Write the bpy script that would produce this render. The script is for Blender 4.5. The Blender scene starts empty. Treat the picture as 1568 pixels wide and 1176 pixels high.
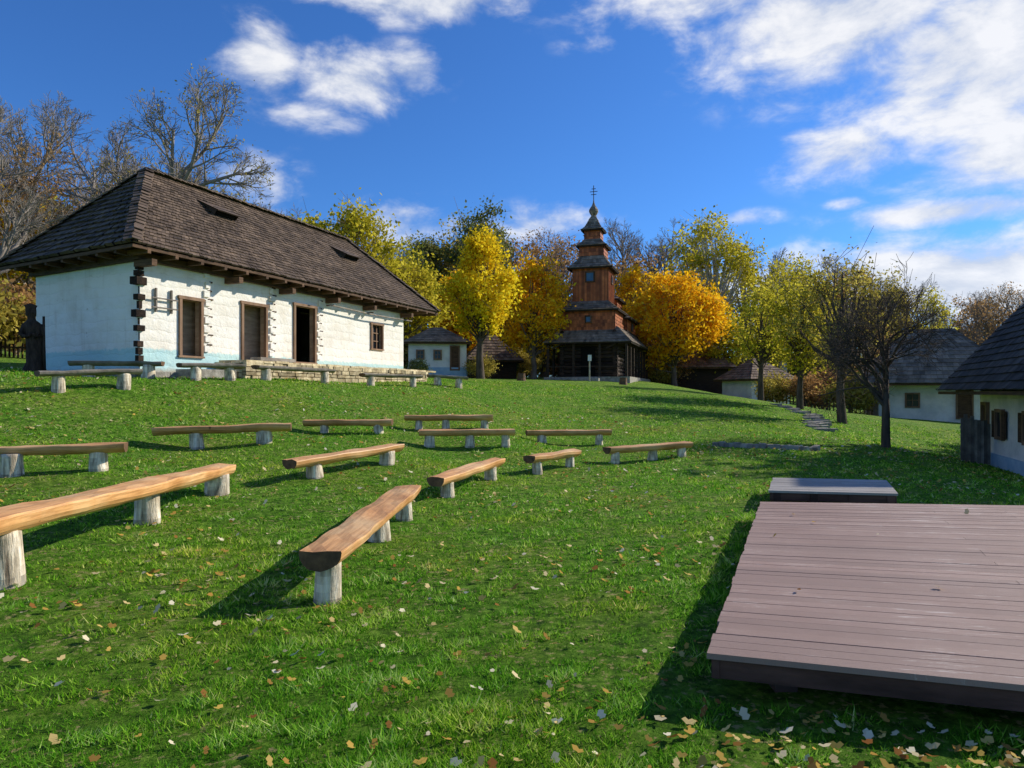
import bpy, math, random
import numpy as np
from mathutils import Vector, Matrix, noise as mnoise
random.seed(7)
RNG=np.random.default_rng(11)
scene=bpy.context.scene
col=scene.collection

# ------------------------------------------------------------------ materials
def new_mat(name):
    m=bpy.data.materials.new(name); m.use_nodes=True
    nt=m.node_tree; nt.nodes.clear()
    return m,nt
def ramp(nt,fac,stops):
    n=nt.nodes.new('ShaderNodeValToRGB')
    el=n.color_ramp.elements
    while len(el)<len(stops): el.new(0.5)
    for e,(p,c) in zip(el,stops):
        e.position=p; e.color=(c[0],c[1],c[2],1)
    nt.links.new(fac,n.inputs[0]); return n.outputs[0]
def noise_n(nt,vec,scale,detail=6,rough=.55,dist=0):
    n=nt.nodes.new('ShaderNodeTexNoise'); n.inputs['Scale'].default_value=scale
    n.inputs['Detail'].default_value=detail; n.inputs['Roughness'].default_value=rough
    n.inputs['Distortion'].default_value=dist
    nt.links.new(vec,n.inputs['Vector']); return n.outputs['Fac']
def mapping(nt,s=(1,1,1)):
    tc=nt.nodes.new('ShaderNodeTexCoord'); mp=nt.nodes.new('ShaderNodeMapping')
    mp.inputs['Scale'].default_value=s
    nt.links.new(tc.outputs['Object'],mp.inputs[0]); return mp.outputs[0]
def math_n(nt,op,a,b=None,c=None,clamp=False):
    n=nt.nodes.new('ShaderNodeMath'); n.operation=op; n.use_clamp=clamp
    for i,v in enumerate((a,b,c)):
        if v is None: continue
        if isinstance(v,(int,float)): n.inputs[i].default_value=v
        else: nt.links.new(v,n.inputs[i])
    return n.outputs[0]
def mixc(nt,fac,a,b,mode='MIX'):
    n=nt.nodes.new('ShaderNodeMix'); n.data_type='RGBA'; n.blend_type=mode
    for s,v in ((0,fac),(6,a),(7,b)):
        if isinstance(v,(int,float)): n.inputs[s].default_value=v
        elif isinstance(v,tuple): n.inputs[s].default_value=(v[0],v[1],v[2],1)
        else: nt.links.new(v,n.inputs[s])
    return n.outputs[2]
def attr(nt,name='rnd'):
    n=nt.nodes.new('ShaderNodeAttribute'); n.attribute_name=name; return n.outputs['Fac']
def finish(nt,colr,rough=.85,bumpsrc=None,bump=.3,dist=.02,spec=.3):
    b=nt.nodes.new('ShaderNodeBsdfPrincipled'); o=nt.nodes.new('ShaderNodeOutputMaterial')
    nt.links.new(colr,b.inputs['Base Color'])
    if isinstance(rough,(int,float)): b.inputs['Roughness'].default_value=rough
    else: nt.links.new(rough,b.inputs['Roughness'])
    b.inputs['Specular IOR Level'].default_value=spec
    if bumpsrc is not None:
        bm=nt.nodes.new('ShaderNodeBump'); bm.inputs['Strength'].default_value=bump
        bm.inputs['Distance'].default_value=dist
        nt.links.new(bumpsrc,bm.inputs['Height']); nt.links.new(bm.outputs[0],b.inputs['Normal'])
    nt.links.new(b.outputs[0],o.inputs[0]); return b
def M(name,c1,c2,scale=4,stretch=(1,1,1),rough=.85,bump=.4,dist=.02,use_rnd=True,c3=None,spec=.25):
    m,nt=new_mat(name); v=mapping(nt,stretch)
    f=noise_n(nt,v,scale); st=[(.3,c1),(.7,c2)]
    if c3: st=[(.28,c1),(.5,c2),(.72,c3)]
    c=ramp(nt,f,st)
    if use_rnd:
        r=attr(nt); r2=math_n(nt,'MULTIPLY_ADD',r,.9,.55)
        cc=nt.nodes.new('ShaderNodeCombineColor')
        for i in range(3): nt.links.new(r2,cc.inputs[i])
        c=mixc(nt,1.0,c,cc.outputs[0],'MULTIPLY')
    f2=noise_n(nt,v,scale*4)
    finish(nt,c,rough,f2,bump,dist,spec); return m

def leaf_mat(name,dark,light,trans=.35,mid=None,patch=None,light2=None):
    m,nt=new_mat(name); r=attr(nt)
    st=[(0,dark),(1,light)] if not mid else [(0,dark),(.5,mid),(1,light)]
    if light2: st=[(0,dark),(.42,mid),(.78,light),(1,light2)]
    c=ramp(nt,r,st)
    if patch:
        f=noise_n(nt,mapping(nt),.55,6,.65)
        c=mixc(nt,ramp(nt,f,[(.45,(0,0,0)),(.64,(1,1,1))]),c,patch,'MULTIPLY')
    d=nt.nodes.new('ShaderNodeBsdfDiffuse'); t=nt.nodes.new('ShaderNodeBsdfTranslucent')
    mx=nt.nodes.new('ShaderNodeMixShader'); mx.inputs[0].default_value=trans
    o=nt.nodes.new('ShaderNodeOutputMaterial')
    nt.links.new(c,d.inputs[0]); nt.links.new(c,t.inputs[0])
    nt.links.new(d.outputs[0],mx.inputs[1]); nt.links.new(t.outputs[0],mx.inputs[2]); nt.links.new(mx.outputs[0],o.inputs[0])
    return m

def ground_mat():
    m,nt=new_mat('lawn'); v=mapping(nt)
    a=noise_n(nt,v,.55,6,.65); b=noise_n(nt,v,9,9,.8); c=noise_n(nt,v,2.2,6,.65)
    c1=ramp(nt,b,[(.36,(.02,.06,.006)),(.5,(.10,.235,.014)),(.64,(.25,.46,.045))])
    c2=ramp(nt,b,[(.36,(.04,.08,.010)),(.5,(.16,.27,.022)),(.66,(.36,.48,.07))])
    cc=mixc(nt,ramp(nt,a,[(.44,(0,0,0)),(.64,(1,1,1))]),c1,c2)
    w=noise_n(nt,v,20,3,.6)
    lit=ramp(nt,math_n(nt,'MULTIPLY',w,math_n(nt,'MULTIPLY_ADD',c,.8,.6)),[(.58,(0,0,0)),(.66,(1,1,1))])
    cc=mixc(nt,lit,cc,(.45,.40,.15))
    finish(nt,cc,.95,b,1.0,.12,.1); return m
MAT={}
MAT['lawn']=ground_mat()
MAT['grass']=leaf_mat('grass_blades',(.02,.08,.006),(.34,.62,.06),.42,mid=(.10,.33,.012),patch=(1.55,1.08,1.0),light2=(.62,.74,.26))
MAT['fallen']=leaf_mat('fallen_leaf',(.26,.10,.03),(.82,.74,.52),.2,mid=(.64,.42,.09))

def plaster():
    m,nt=new_mat('whitewashed_logs'); v=mapping(nt)
    sep=nt.nodes.new('ShaderNodeSeparateXYZ'); nt.links.new(v,sep.inputs[0]); z=sep.outputs[2]
    n1=noise_n(nt,v,1.3,7,.6); n2=noise_n(nt,v,7,6,.7)
    base=ramp(nt,n1,[(.3,(.80,.73,.61)),(.55,(.90,.86,.77))])
    st=noise_n(nt,mapping(nt,(5,5,.5)),1.2,5,.6)
    base=mixc(nt,ramp(nt,st,[(.56,(0,0,0)),(.8,(.45,.45,.45))]),base,(.57,.49,.38))
    zz=math_n(nt,'MULTIPLY_ADD',n2,.25,z)
    band=ramp(nt,math_n(nt,'SUBTRACT',zz,2.0),[(.84,(1,1,1)),(.90,(0,0,0))])
    base=mixc(nt,band,base,mixc(nt,n1,(.38,.64,.68),(.64,.78,.70)))
    low=ramp(nt,math_n(nt,'SUBTRACT',zz,1.8),[(.45,(1,1,1)),(.6,(0,0,0))])
    base=mixc(nt,low,base,(.42,.37,.28))
    zw=math_n(nt,'MULTIPLY_ADD',n1,.35,z)
    s=math_n(nt,'ABSOLUTE',math_n(nt,'SINE',math_n(nt,'MULTIPLY',zw,math.pi/.31)))
    s=math_n(nt,'POWER',s,.5)
    broken=ramp(nt,noise_n(nt,v,.9,4,.6),[(.45,(0,0,0)),(.6,(1,1,1))])
    joint=ramp(nt,s,[(.10,(.84,.81,.76)),(.35,(1,1,1))])
    base=mixc(nt,broken,base,mixc(nt,1.0,base,joint,'MULTIPLY'))
    chips=ramp(nt,noise_n(nt,v,4.5,7,.7),[(.66,(0,0,0)),(.70,(.8,.8,.8))])
    base=mixc(nt,chips,base,(.46,.38,.28))
    h=math_n(nt,'MULTIPLY_ADD',n2,.8,math_n(nt,'MULTIPLY',s,.3))
    finish(nt,base,.95,h,.75,.05,.1); return m
MAT['plaster']=plaster()
def plain_plaster():
    m,nt=new_mat('whitewash'); v=mapping(nt)
    n1=noise_n(nt,v,1.5,6,.6)
    base=ramp(nt,n1,[(.3,(.62,.62,.58)),(.65,(.86,.84,.78))])
    finish(nt,base,.95,noise_n(nt,v,9),.5,.03,.1); return m
MAT['white']=plain_plaster()
MAT['shingle']=M('old_shingles',(.065,.044,.029),(.18,.125,.083),2.2,(1,1,1),.7,.6,.02)
MAT['shingle_dark']=M('dark_shingles',(.035,.03,.027),(.09,.078,.068),2.2,(1,1,1),.85,.5,.02)
MAT['shingle_grey']=M('church_roof_shingles',(.14,.11,.08),(.30,.24,.18),2.2,(1,1,1),.8,.5,.02)
MAT['thatch']=M('brown_shingles',(.13,.085,.055),(.27,.19,.13),2.2,(1,1,1),.85,.5,.02)
MAT['church_wall']=M('church_red_shingles',(.24,.062,.018),(.50,.15,.045),2.0,(1,1,1),.5,.4,.02)
MAT['church_dark']=M('dark_logs',(.022,.014,.010),(.065,.042,.028),2.0,(1,1,8),.8,.6,.03)
MAT['timber']=M('dark_timber',(.055,.030,.016),(.16,.09,.05),3,(1,1,6),.8,.5,.02)
MAT['logend']=M('sooty_log_ends',(.012,.008,.006),(.055,.032,.02),8,(1,1,2),.9,.8,.04)
MAT['statue']=M('statue_wood',(.025,.016,.011),(.085,.055,.038),7,(2,2,.6),.85,.9,.04)
MAT['frame']=M('brown_frame',(.14,.08,.045),(.28,.17,.10),4,(1,1,.4),.7,.3,.01)
MAT['inner']=M('inner_wall',(.28,.21,.13),(.52,.40,.27),2,(1,1,5),.9,.4,.02)
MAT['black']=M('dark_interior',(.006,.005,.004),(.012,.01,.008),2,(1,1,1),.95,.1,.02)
MAT['stone']=M('yellow_stone',(.30,.22,.11),(.66,.55,.35),5,(1,1,1),.9,.7,.03)
MAT['greystone']=M('grey_stone',(.16,.145,.12),(.38,.35,.3),5,(1,1,1),.9,.7,.03)
def seat_mat():
    m,nt=new_mat('varnished_log'); v=mapping(nt,(1,1,1))
    n1=noise_n(nt,v,1.6,6,.6); n2=noise_n(nt,mapping(nt,(22,1.3,22)),1.5,6,.65,.4)
    c=ramp(nt,n1,[(.3,(.60,.27,.085)),(.5,(.80,.42,.16)),(.7,(.88,.56,.26))])
    g=ramp(nt,n2,[(.38,(.58,.50,.44)),(.56,(1,1,1))])
    c=mixc(nt,.7,c,g,'MULTIPLY')
    r=attr(nt); r2=math_n(nt,'MULTIPLY_ADD',r,.6,.68)
    cc=nt.nodes.new('ShaderNodeCombineColor')
    for i in range(3): nt.links.new(r2,cc.inputs[i])
    c=mixc(nt,1.0,c,cc.outputs[0],'MULTIPLY')
    kn=ramp(nt,noise_n(nt,v,7,2,.5),[(.70,(0,0,0)),(.76,(1,1,1))])
    c=mixc(nt,kn,c,(.20,.08,.03))
    finish(nt,c,.5,n2,.3,.01,.4); return m
MAT['seat']=seat_mat()
MAT['endgrain']=M('log_end',(.06,.034,.018),(.18,.10,.05),9,(1,1,1),.8,.4,.01)
MAT['leg']=M('barked_post',(.16,.12,.08),(.56,.47,.34),7,(3,3,.45),.9,.9,.02,c3=(.80,.72,.58))
MAT['grey_seat']=M('weathered_board',(.13,.11,.09),(.30,.26,.21),4,(1,1,1),.85,.5,.02)
MAT['bark']=M('bark',(.10,.075,.055),(.24,.19,.15),5,(1,1,.3),.95,.8,.04,use_rnd=False)
MAT['bark_grey']=M('grey_bark',(.18,.15,.12),(.36,.31,.26),5,(1,1,.3),.95,.6,.04,use_rnd=False)
MAT['bark_dark']=M('dark_bark',(.045,.034,.025),(.14,.105,.08),5,(1,1,.3),.95,.7,.04,use_rnd=False)
MAT['bark_pale']=M('pale_bark',(.35,.33,.28),(.62,.6,.54),5,(1,1,.5),.9,.4,.04,use_rnd=False)
MAT['window']=M('window_glass',(.01,.015,.02),(.03,.035,.045),2,(1,1,1),.15,.0,.01,spec=.5)
MAT['bluewin']=M('blue_window',(.03,.09,.18),(.06,.15,.26),2,(1,1,1),.4,.0,.01)
MAT['iron']=M('iron',(.02,.02,.02),(.06,.05,.045),8,(1,1,1),.5,.2,.01)
MAT['blue']=M('blue_limewash',(.25,.42,.58),(.42,.58,.68),3,(1,1,1),.9,.2,.01)

def deck_mat(name,c1,c2,worn,thr):
    m,nt=new_mat(name)
    tc=nt.nodes.new('ShaderNodeTexCoord'); mp=nt.nodes.new('ShaderNodeMapping')
    mp.inputs['Rotation'].default_value=(0,0,math.radians(10)); 
    nt.links.new(tc.outputs['Object'],mp.inputs[0])
    def st(s):
        q=nt.nodes.new('ShaderNodeMapping'); q.inputs['Scale'].default_value=s; nt.links.new(mp.outputs[0],q.inputs[0]); return q.outputs[0]
    v=st((1.6,24,1)); vv=mp.outputs[0]
    n1=noise_n(nt,v,2.0,10,.75); n2=noise_n(nt,vv,.9,5,.6); n3=noise_n(nt,st((3,12,1)),9,7,.8)
    c=ramp(nt,n2,[(.3,c1),(.7,c2)])
    r=attr(nt); r2=math_n(nt,'MULTIPLY_ADD',r,.3,.85)
    cc=nt.nodes.new('ShaderNodeCombineColor')
    for i in range(3): nt.links.new(r2,cc.inputs[i])
    c=mixc(nt,1.0,c,cc.outputs[0],'MULTIPLY')
    c=mixc(nt,math_n(nt,'MULTIPLY',n3,.35),c,(.47,.40,.34))
    w=math_n(nt,'ADD',math_n(nt,'MULTIPLY',n1,.75),math_n(nt,'MULTIPLY',n2,.30))
    w=math_n(nt,'MULTIPLY_ADD',r,.06,w)
    f=ramp(nt,w,[(thr,(0,0,0)),(thr+.05,(1,1,1))])
    f2=math_n(nt,'MULTIPLY',f,.65)
    c=mixc(nt,f2,c,worn)
    c=mixc(nt,math_n(nt,'MULTIPLY',ramp(nt,n3,[(.56,(0,0,0)),(.72,(1,1,1))]),.45),c,(.12,.075,.055))
    finish(nt,c,math_n(nt,'MULTIPLY_ADD',n1,.4,.45),n3,.5,.01,.25); return m
MAT['deck']=deck_mat('painted_deck',(.27,.155,.115),(.37,.235,.18),(.74,.66,.57),.63)
MAT['greydeck']=deck_mat('grey_deck',(.26,.235,.205),(.36,.33,.295),(.50,.47,.43),.6)
MAT['fascia']=M('fascia',(.045,.022,.016),(.12,.06,.045),3,(1,1,4),.7,.3,.01)

# ------------------------------------------------------------------ mesh helpers
class MB:
    def __init__(s): s.v=[]; s.f=[]; s.m=[]; s.r=[]; s.mats=[]
    def mi(s,mat):
        if mat not in s.mats: s.mats.append(mat)
        return s.mats.index(mat)
    def face(s,pts,mat,r=None):
        i=len(s.v); s.v.extend([tuple(p) for p in pts]); s.f.append(tuple(range(i,i+len(pts))))
        s.m.append(s.mi(mat)); s.r.append(random.random() if r is None else r)
    def box(s,c,ax,ay,az,mat,r=None):
        c=Vector(c);ax=Vector(ax);ay=Vector(ay);az=Vector(az)
        r=random.random() if r is None else r
        i=len(s.v)
        for dz in(-1,1):
            for dy in(-1,1):
                for dx in(-1,1): s.v.append(tuple(c+ax*dx+ay*dy+az*dz))
        for f in((0,2,3,1),(4,5,7,6),(0,1,5,4),(2,6,7,3),(0,4,6,2),(1,3,7,5)):
            s.f.append(tuple(i+k for k in f)); s.m.append(s.mi(mat)); s.r.append(r)
    def tube(s,pts,radii,n,mat,cap=True,capmat=None,jit=0,r=None):
        pts=[Vector(p) for p in pts]; r=random.random() if r is None else r
        base=len(s.v); up=Vector((.13,.21,.97)) 
        for k,p in enumerate(pts):
            d=(pts[min(k+1,len(pts)-1)]-pts[max(k-1,0)])
            if d.length<1e-6: d=Vector((0,0,1))
            d.normalize(); ref=up if abs(d.dot(up))<.95 else Vector((1,0,0))
            a=d.cross(ref).normalized(); b=d.cross(a)
            for j in range(n):
                t=2*math.pi*j/n; rr=radii[k]*(1+random.uniform(-jit,jit))
                s.v.append(tuple(p+a*math.cos(t)*rr+b*math.sin(t)*rr))
        mi=s.mi(mat)
        for k in range(len(pts)-1):
            for j in range(n):
                s.f.append((base+k*n+j,base+k*n+(j+1)%n,base+(k+1)*n+(j+1)%n,base+(k+1)*n+j)); s.m.append(mi); s.r.append(r)
        if cap:
            cm=s.mi(capmat or mat)
            s.f.append(tuple(base+j for j in range(n))[::-1]); s.m.append(cm); s.r.append(r)
            q=base+(len(pts)-1)*n
            s.f.append(tuple(q+j for j in range(n))); s.m.append(cm); s.r.append(r)
    def build(s,name,parent=None,smooth=False):
        me=bpy.data.meshes.new(name); me.from_pydata(s.v,[],s.f)
        for m in s.mats: me.materials.append(m)
        me.polygons.foreach_set('material_index',s.m)
        a=me.attributes.new('rnd','FLOAT','FACE'); a.data.foreach_set('value',s.r)
        if smooth: me.polygons.foreach_set('use_smooth',[True]*len(s.f))
        me.update(); o=bpy.data.objects.new(name,me); col.objects.link(o)
        if parent: o.parent=parent
        return o
def empty(name,loc=(0,0,0),rot=0):
    e=bpy.data.objects.new(name,None); e.location=loc; e.rotation_euler=(0,0,rot); e.empty_display_size=.3
    col.objects.link(e); return e
def np_mesh(name,V,F,rnd,mat,smooth=False):
    V=np.asarray(V,np.float32); F=np.asarray(F,np.int32); k=F.shape[1]
    me=bpy.data.meshes.new(name)
    me.vertices.add(len(V)); me.vertices.foreach_set('co',V.ravel())
    me.loops.add(F.size); me.loops.foreach_set('vertex_index',F.ravel())
    me.polygons.add(len(F)); me.polygons.foreach_set('loop_start',np.arange(0,F.size,k,dtype=np.int32))
    if smooth: me.polygons.foreach_set('use_smooth',np.ones(len(F),bool))
    me.update(calc_edges=True); me.materials.append(mat)
    if rnd is not None:
        a=me.attributes.new('rnd','FLOAT','FACE'); a.data.foreach_set('value',np.asarray(rnd,np.float32))
    return me
def link(name,me,parent=None,loc=(0,0,0)):
    o=bpy.data.objects.new(name,me); col.objects.link(o); o.location=loc
    if parent: o.parent=parent
    return o

def shingles(mb,bl,br,tr,tl,row,w,mat,th=.02,jit=.02,base=True):
    bl,br,tr,tl=[Vector(p) for p in (bl,br,tr,tl)]
    n=(br-bl).cross((tl+tr)/2-(bl+br)/2)
    if n.z<0 : n=-n
    n.normalize()
    H=((tl+tr)/2-(bl+br)/2).length; rows=max(1,int(round(H/row)))
    if base: mb.face([bl,br,tr,tl],mat,.2)
    sd=random.random()*30
    for i in range(rows):
        f0=i/rows; f1=min(1,(i+1.25)/rows)
        L0=bl.lerp(tl,f0); R0=br.lerp(tr,f0); L1=bl.lerp(tl,f1); R1=br.lerp(tr,f1)
        W=(R0-L0).length; k=max(1,int(W/w)); off=random.random()*.5
        cuts=[0]+[min(1,max(0,(j+off+random.uniform(-.12,.12))/k)) for j in range(k)]+[1]
        dn=(L0-L1).normalized()
        rowr=random.uniform(-.12,.12)
        for a,b in zip(cuts[:-1],cuts[1:]):
            if b-a<1e-3: continue
            b2=b-.06*(b-a)
            lift=th*2+random.uniform(0,th); ex=dn*random.uniform(0,jit)
            p0=L0.lerp(R0,a)+n*lift+ex; p1=L0.lerp(R0,b2)+n*lift+ex
            q0=L1.lerp(R1,a)+n*th*.6; q1=L1.lerp(R1,b2)+n*th*.6
            r=min(1.2,max(0,random.gauss(.5,.22)+rowr+.35*mnoise.noise(p0*.7+Vector((sd,0,0)))))
            mb.face([p0,p1,q1,q0],mat,r)
            mb.face([p0-n*lift*.98,p1-n*lift*.98,p1,p0],mat,r*.5)

# ------------------------------------------------------------------ terrain
ANCH=np.array([
(0,-8,0),(-8,-4,.1),(8,-4,0),(0,3,0),(-2,3,0),(-1.4,5.3,0),(-1.35,8.6,.02),(1,6,0),(3,9.4,.03),(5,5,0),(9,5,-.15),
(-3.96,5.4,.1),(-4.08,7.8,.12),(-4.05,9.5,.22),(-7.05,9.7,.42),(-6.1,10.2,.44),(-8.9,9.2,.5),
(-6,13.2,.5),(-4.83,13.5,.62),(-4.2,15.5,.68),(-3,15.5,.7),(-2.3,17,.68),(-.7,17,.7),(-1.8,15.05,.38),(-.13,15.3,.4),
(.76,17.4,.32),(2.2,17.6,.24),(-3.05,10.7,.28),(-2.2,12.1,.34),(-.95,10.1,.08),(-.35,11.6,.14),(.47,12.7,.1),(1.13,13.6,.15),
(2.15,14.3,.12),(3.7,15.1,.2),
(-9.5,14.5,1.6),(-8.7,15.5,1.69),(-8.1,17.7,1.9),(-7.5,18.4,1.92),(-7,19.7,1.92),(-5.9,21.8,1.9),(-4.9,24,1.83),(-3.66,25.5,1.79),(-2.5,27.3,1.85),
(-6.5,16.2,1.25),
(-9.7,19,1.95),(-13,21,2.2),(-17,23,2.5),(-8,25,2),(-5,30,2.05),(-12,12,1.5),(-15,8,1.3),(-12,4,.5),
(0,22,.85),(0,26,1.15),(0,31,1.6),(0,40,2.25),(3,50,2.5),(9,52,2.5),(5,42,2.15),(4,30,1.25),(8,42,1.9),(11.3,38,1.4),(14.1,36,.85),(13,30.6,.35),
(6,20,.25),(7,25,.5),(10.8,20,0),(14.2,21,-.5),(12.8,17.3,-.5),(9,12,-.12),(20,20,-.9),(16,10,-.6),(6,12,.02),
(25,42,-.1),(20,50,.5),(22,60,1.0),(30,30,-.6),(-3,35,2.1),(-5,50,2.6),(-20,45,3.6),(-20,32,3.2),(-30,25,3.2),
(0,75,3.2),(40,75,1.2),(-40,75,5),(-40,40,4.5),(60,40,0),(60,0,-1),(-60,0,3),(-30,0,1.8),(0,-40,0),(30,-20,-1)],float)
def tps_fit(P,lam=2e-3):
    X=P[:,:2]/10; n=len(X); d=np.linalg.norm(X[:,None]-X[None],axis=2)
    K=np.where(d>0,d*d*np.log(np.maximum(d,1e-9)),0)+lam*np.eye(n)
    A=np.zeros((n+3,n+3)); A[:n,:n]=K; A[:n,n]=1; A[:n,n+1:]=X; A[n,:n]=1; A[n+1:,:n]=X.T
    return X,np.linalg.solve(A,np.r_[P[:,2],0,0,0])
TX,TW=tps_fit(ANCH)
def GV(x,y):
    x=np.asarray(x,float).ravel(); y=np.asarray(y,float).ravel(); out=np.zeros(len(x))
    for s in range(0,len(x),50000):
        q=np.c_[x[s:s+50000],y[s:s+50000]]/10
        d=np.linalg.norm(q[:,None]-TX[None],axis=2)
        K=np.where(d>0,d*d*np.log(np.maximum(d,1e-9)),0)
        out[s:s+50000]=K@TW[:-3]+TW[-3]+q@TW[-2:]
    out=np.clip(out,-1.6,6)
    r=np.hypot(x,y-20); w=np.clip((r-70)/60,0,1); w=w*w*(3-2*w)
    out=out*(1-w)+w*2.5
    out+=.02*np.sin(x*1.7+np.sin(y*1.1))*np.cos(y*1.3)
    return out
def G(x,y): return float(GV([x],[y])[0])
def axis(lo,hi,step,far):
    a=list(np.arange(lo,hi+1e-6,step)); s=step; p=hi
    while p<far: s*=1.25; p+=s; a.append(p)
    s=step;p=lo
    while p>-far: s*=1.25; p-=s; a.insert(0,p)
    return np.array(a)
xs=axis(-26,30,.35,600); ys=axis(-4,56,.35,900)
XX,YY=np.meshgrid(xs,ys); ZZ=GV(XX,YY)
V=np.c_[XX.ravel(),YY.ravel(),ZZ]; nx=len(xs); ny=len(ys)
ii=(np.arange(ny-1)[:,None]*nx+np.arange(nx-1)[None]).ravel()
F=np.c_[ii,ii+1,ii+1+nx,ii+nx]
link('ground',np_mesh('ground',V,F,None,MAT['lawn'],True))

SQ=[Vector((1.01,3.58,.25)),Vector((3.06,8.52,.25)),Vector((9.0,7.9,.26)),Vector((6.7,1.9,.26))] #FL BL BR FR
PQ=[Vector((3.47,9.35,.27)),Vector((4.05,10.75,.27)),Vector((5.65,10.45,.27)),Vector((5.05,9.05,.27))]
def in_quad(x,y,Q,m=0.0):
    ins=np.ones(len(x),bool); c=sum((q for q in Q),Vector())/len(Q)
    Q2=[c+(q-c)*(1+m) for q in Q]
    for a,b in zip(Q2,Q2[1:]+Q2[:1]):
        cr=(b.x-a.x)*(y-a.y)-(b.y-a.y)*(x-a.x); ins&=(cr<0)
    return ins
_rw=np.random.default_rng(3)
def fnoise(x,y,f,k=7):
    o=np.zeros(len(x))
    for i in range(k):
        a=_rw.random()*6.28; ff=f*_rw.uniform(.6,1.7); o+=np.sin(ff*(x*np.cos(a)+y*np.sin(a))+_rw.random()*6.28)
    return o/math.sqrt(k/2)
# grass blades
N=460000
r=1.9*(38/1.9)**RNG.random(N); th=(RNG.random(N)-.5)*2*math.radians(43)
x=r*np.sin(th); y=r*np.cos(th)
pn=fnoise(x,y,2.2); p2=fnoise(x,y,19); p3=fnoise(x,y,7)
keep=~in_quad(x,y,SQ,.0)&~in_quad(x,y,PQ)
hx,hy=x+9.7,y-18.05; tt=.3667*hx+.9304*hy; nn_=.9304*hx-.3667*hy
keep&=~((tt>-.1)&(tt<13.8)&(nn_<1.05))
keep&=(RNG.random(N)<.76+.12*pn+.20*p2)
x,y,r,pn,p2,p3=[q[keep] for q in (x,y,r,pn,p2,p3)]; N=len(x)
z=GV(x,y)
h=(.011+.024*RNG.random(N)**1.6)*np.clip(1+.2*pn+.35*p2+.2*p3,.3,2.0)*(1+r*.02)
nearstage=in_quad(x,y,SQ,.06); h=np.where(nearstage,h*1.8,h)
w=.0026*(.55+r*.33)*(0.55+1.1*RNG.random(N)**2)
a=RNG.random(N)*2*np.pi; la=RNG.random(N)*2*np.pi; lean=h*(.3+1.5*RNG.random(N))
b0=np.c_[x-np.cos(a)*w,y-np.sin(a)*w,z-.01]; b1=np.c_[x+np.cos(a)*w,y+np.sin(a)*w,z-.01]
tp=np.c_[x+np.cos(la)*lean,y+np.sin(la)*lean,z+h]
V=np.stack([b0,b1,tp],1).reshape(-1,3); F=np.arange(3*N).reshape(-1,3)
rn=np.clip(RNG.normal(.44,.21,N)+.04*pn+.12*p2+.07*p3,0,1)
link('grass',np_mesh('grass',V,F,rn,MAT['grass']))
# fallen leaves
N=13000
r=np.where(RNG.random(N)<.35,1.9*(30/1.9)**RNG.random(N),np.sqrt(RNG.uniform(4,24**2,N))); th=(RNG.random(N)-.5)*2*math.radians(44)
x=r*np.sin(th); y=r*np.cos(th)
cl=fnoise(x,y,1.3); k=(RNG.random(N)<.38+.3*cl)&~in_quad(x,y,SQ,0)
x,y,r=x[k],y[k],r[k]
ex=RNG.normal(0,.7,160)+1.7; ey=RNG.normal(0,.3,160)+2.75
x=np.r_[x,ex]; y=np.r_[y,ey]; k=~in_quad(x,y,SQ,0); x,y=x[k],y[k]
z=GV(x,y)+.024
dx=RNG.uniform(1.6,7,22); dy=RNG.uniform(3,8.5,22); k=in_quad(dx,dy,SQ,-.03)
x=np.r_[x,dx[k]]; y=np.r_[y,dy[k]]; z=np.r_[z,np.full(k.sum(),.268)]
N=len(x); s=RNG.uniform(.009,.026,N)*(1+np.hypot(x,y)*.035); an=RNG.random(N)*2*np.pi
ca,sa=np.cos(an),np.sin(an); tz=RNG.normal(0,.5,N); tz2=RNG.normal(0,.5,N)
def lp(u,v,c): return np.c_[x+s*(u*ca-v*sa),y+s*(u*sa+v*ca),z+s*(u*tz*.6+v*tz2*.6+c)]
prof=[(-1.2,0,.3),(-.5,-.7,.15),(.1,-.45,.1),(.6,-.8,.3),(1.3,0,.5),(.6,.8,.2),(.1,.45,0),(-.5,.7,.1)]
V=np.stack([lp(*p) for p in prof],1).reshape(-1,3)
link('fallen_leaves',np_mesh('fallen_leaves',V,np.arange(8*N).reshape(-1,8),RNG.random(N),MAT['fallen']))

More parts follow.
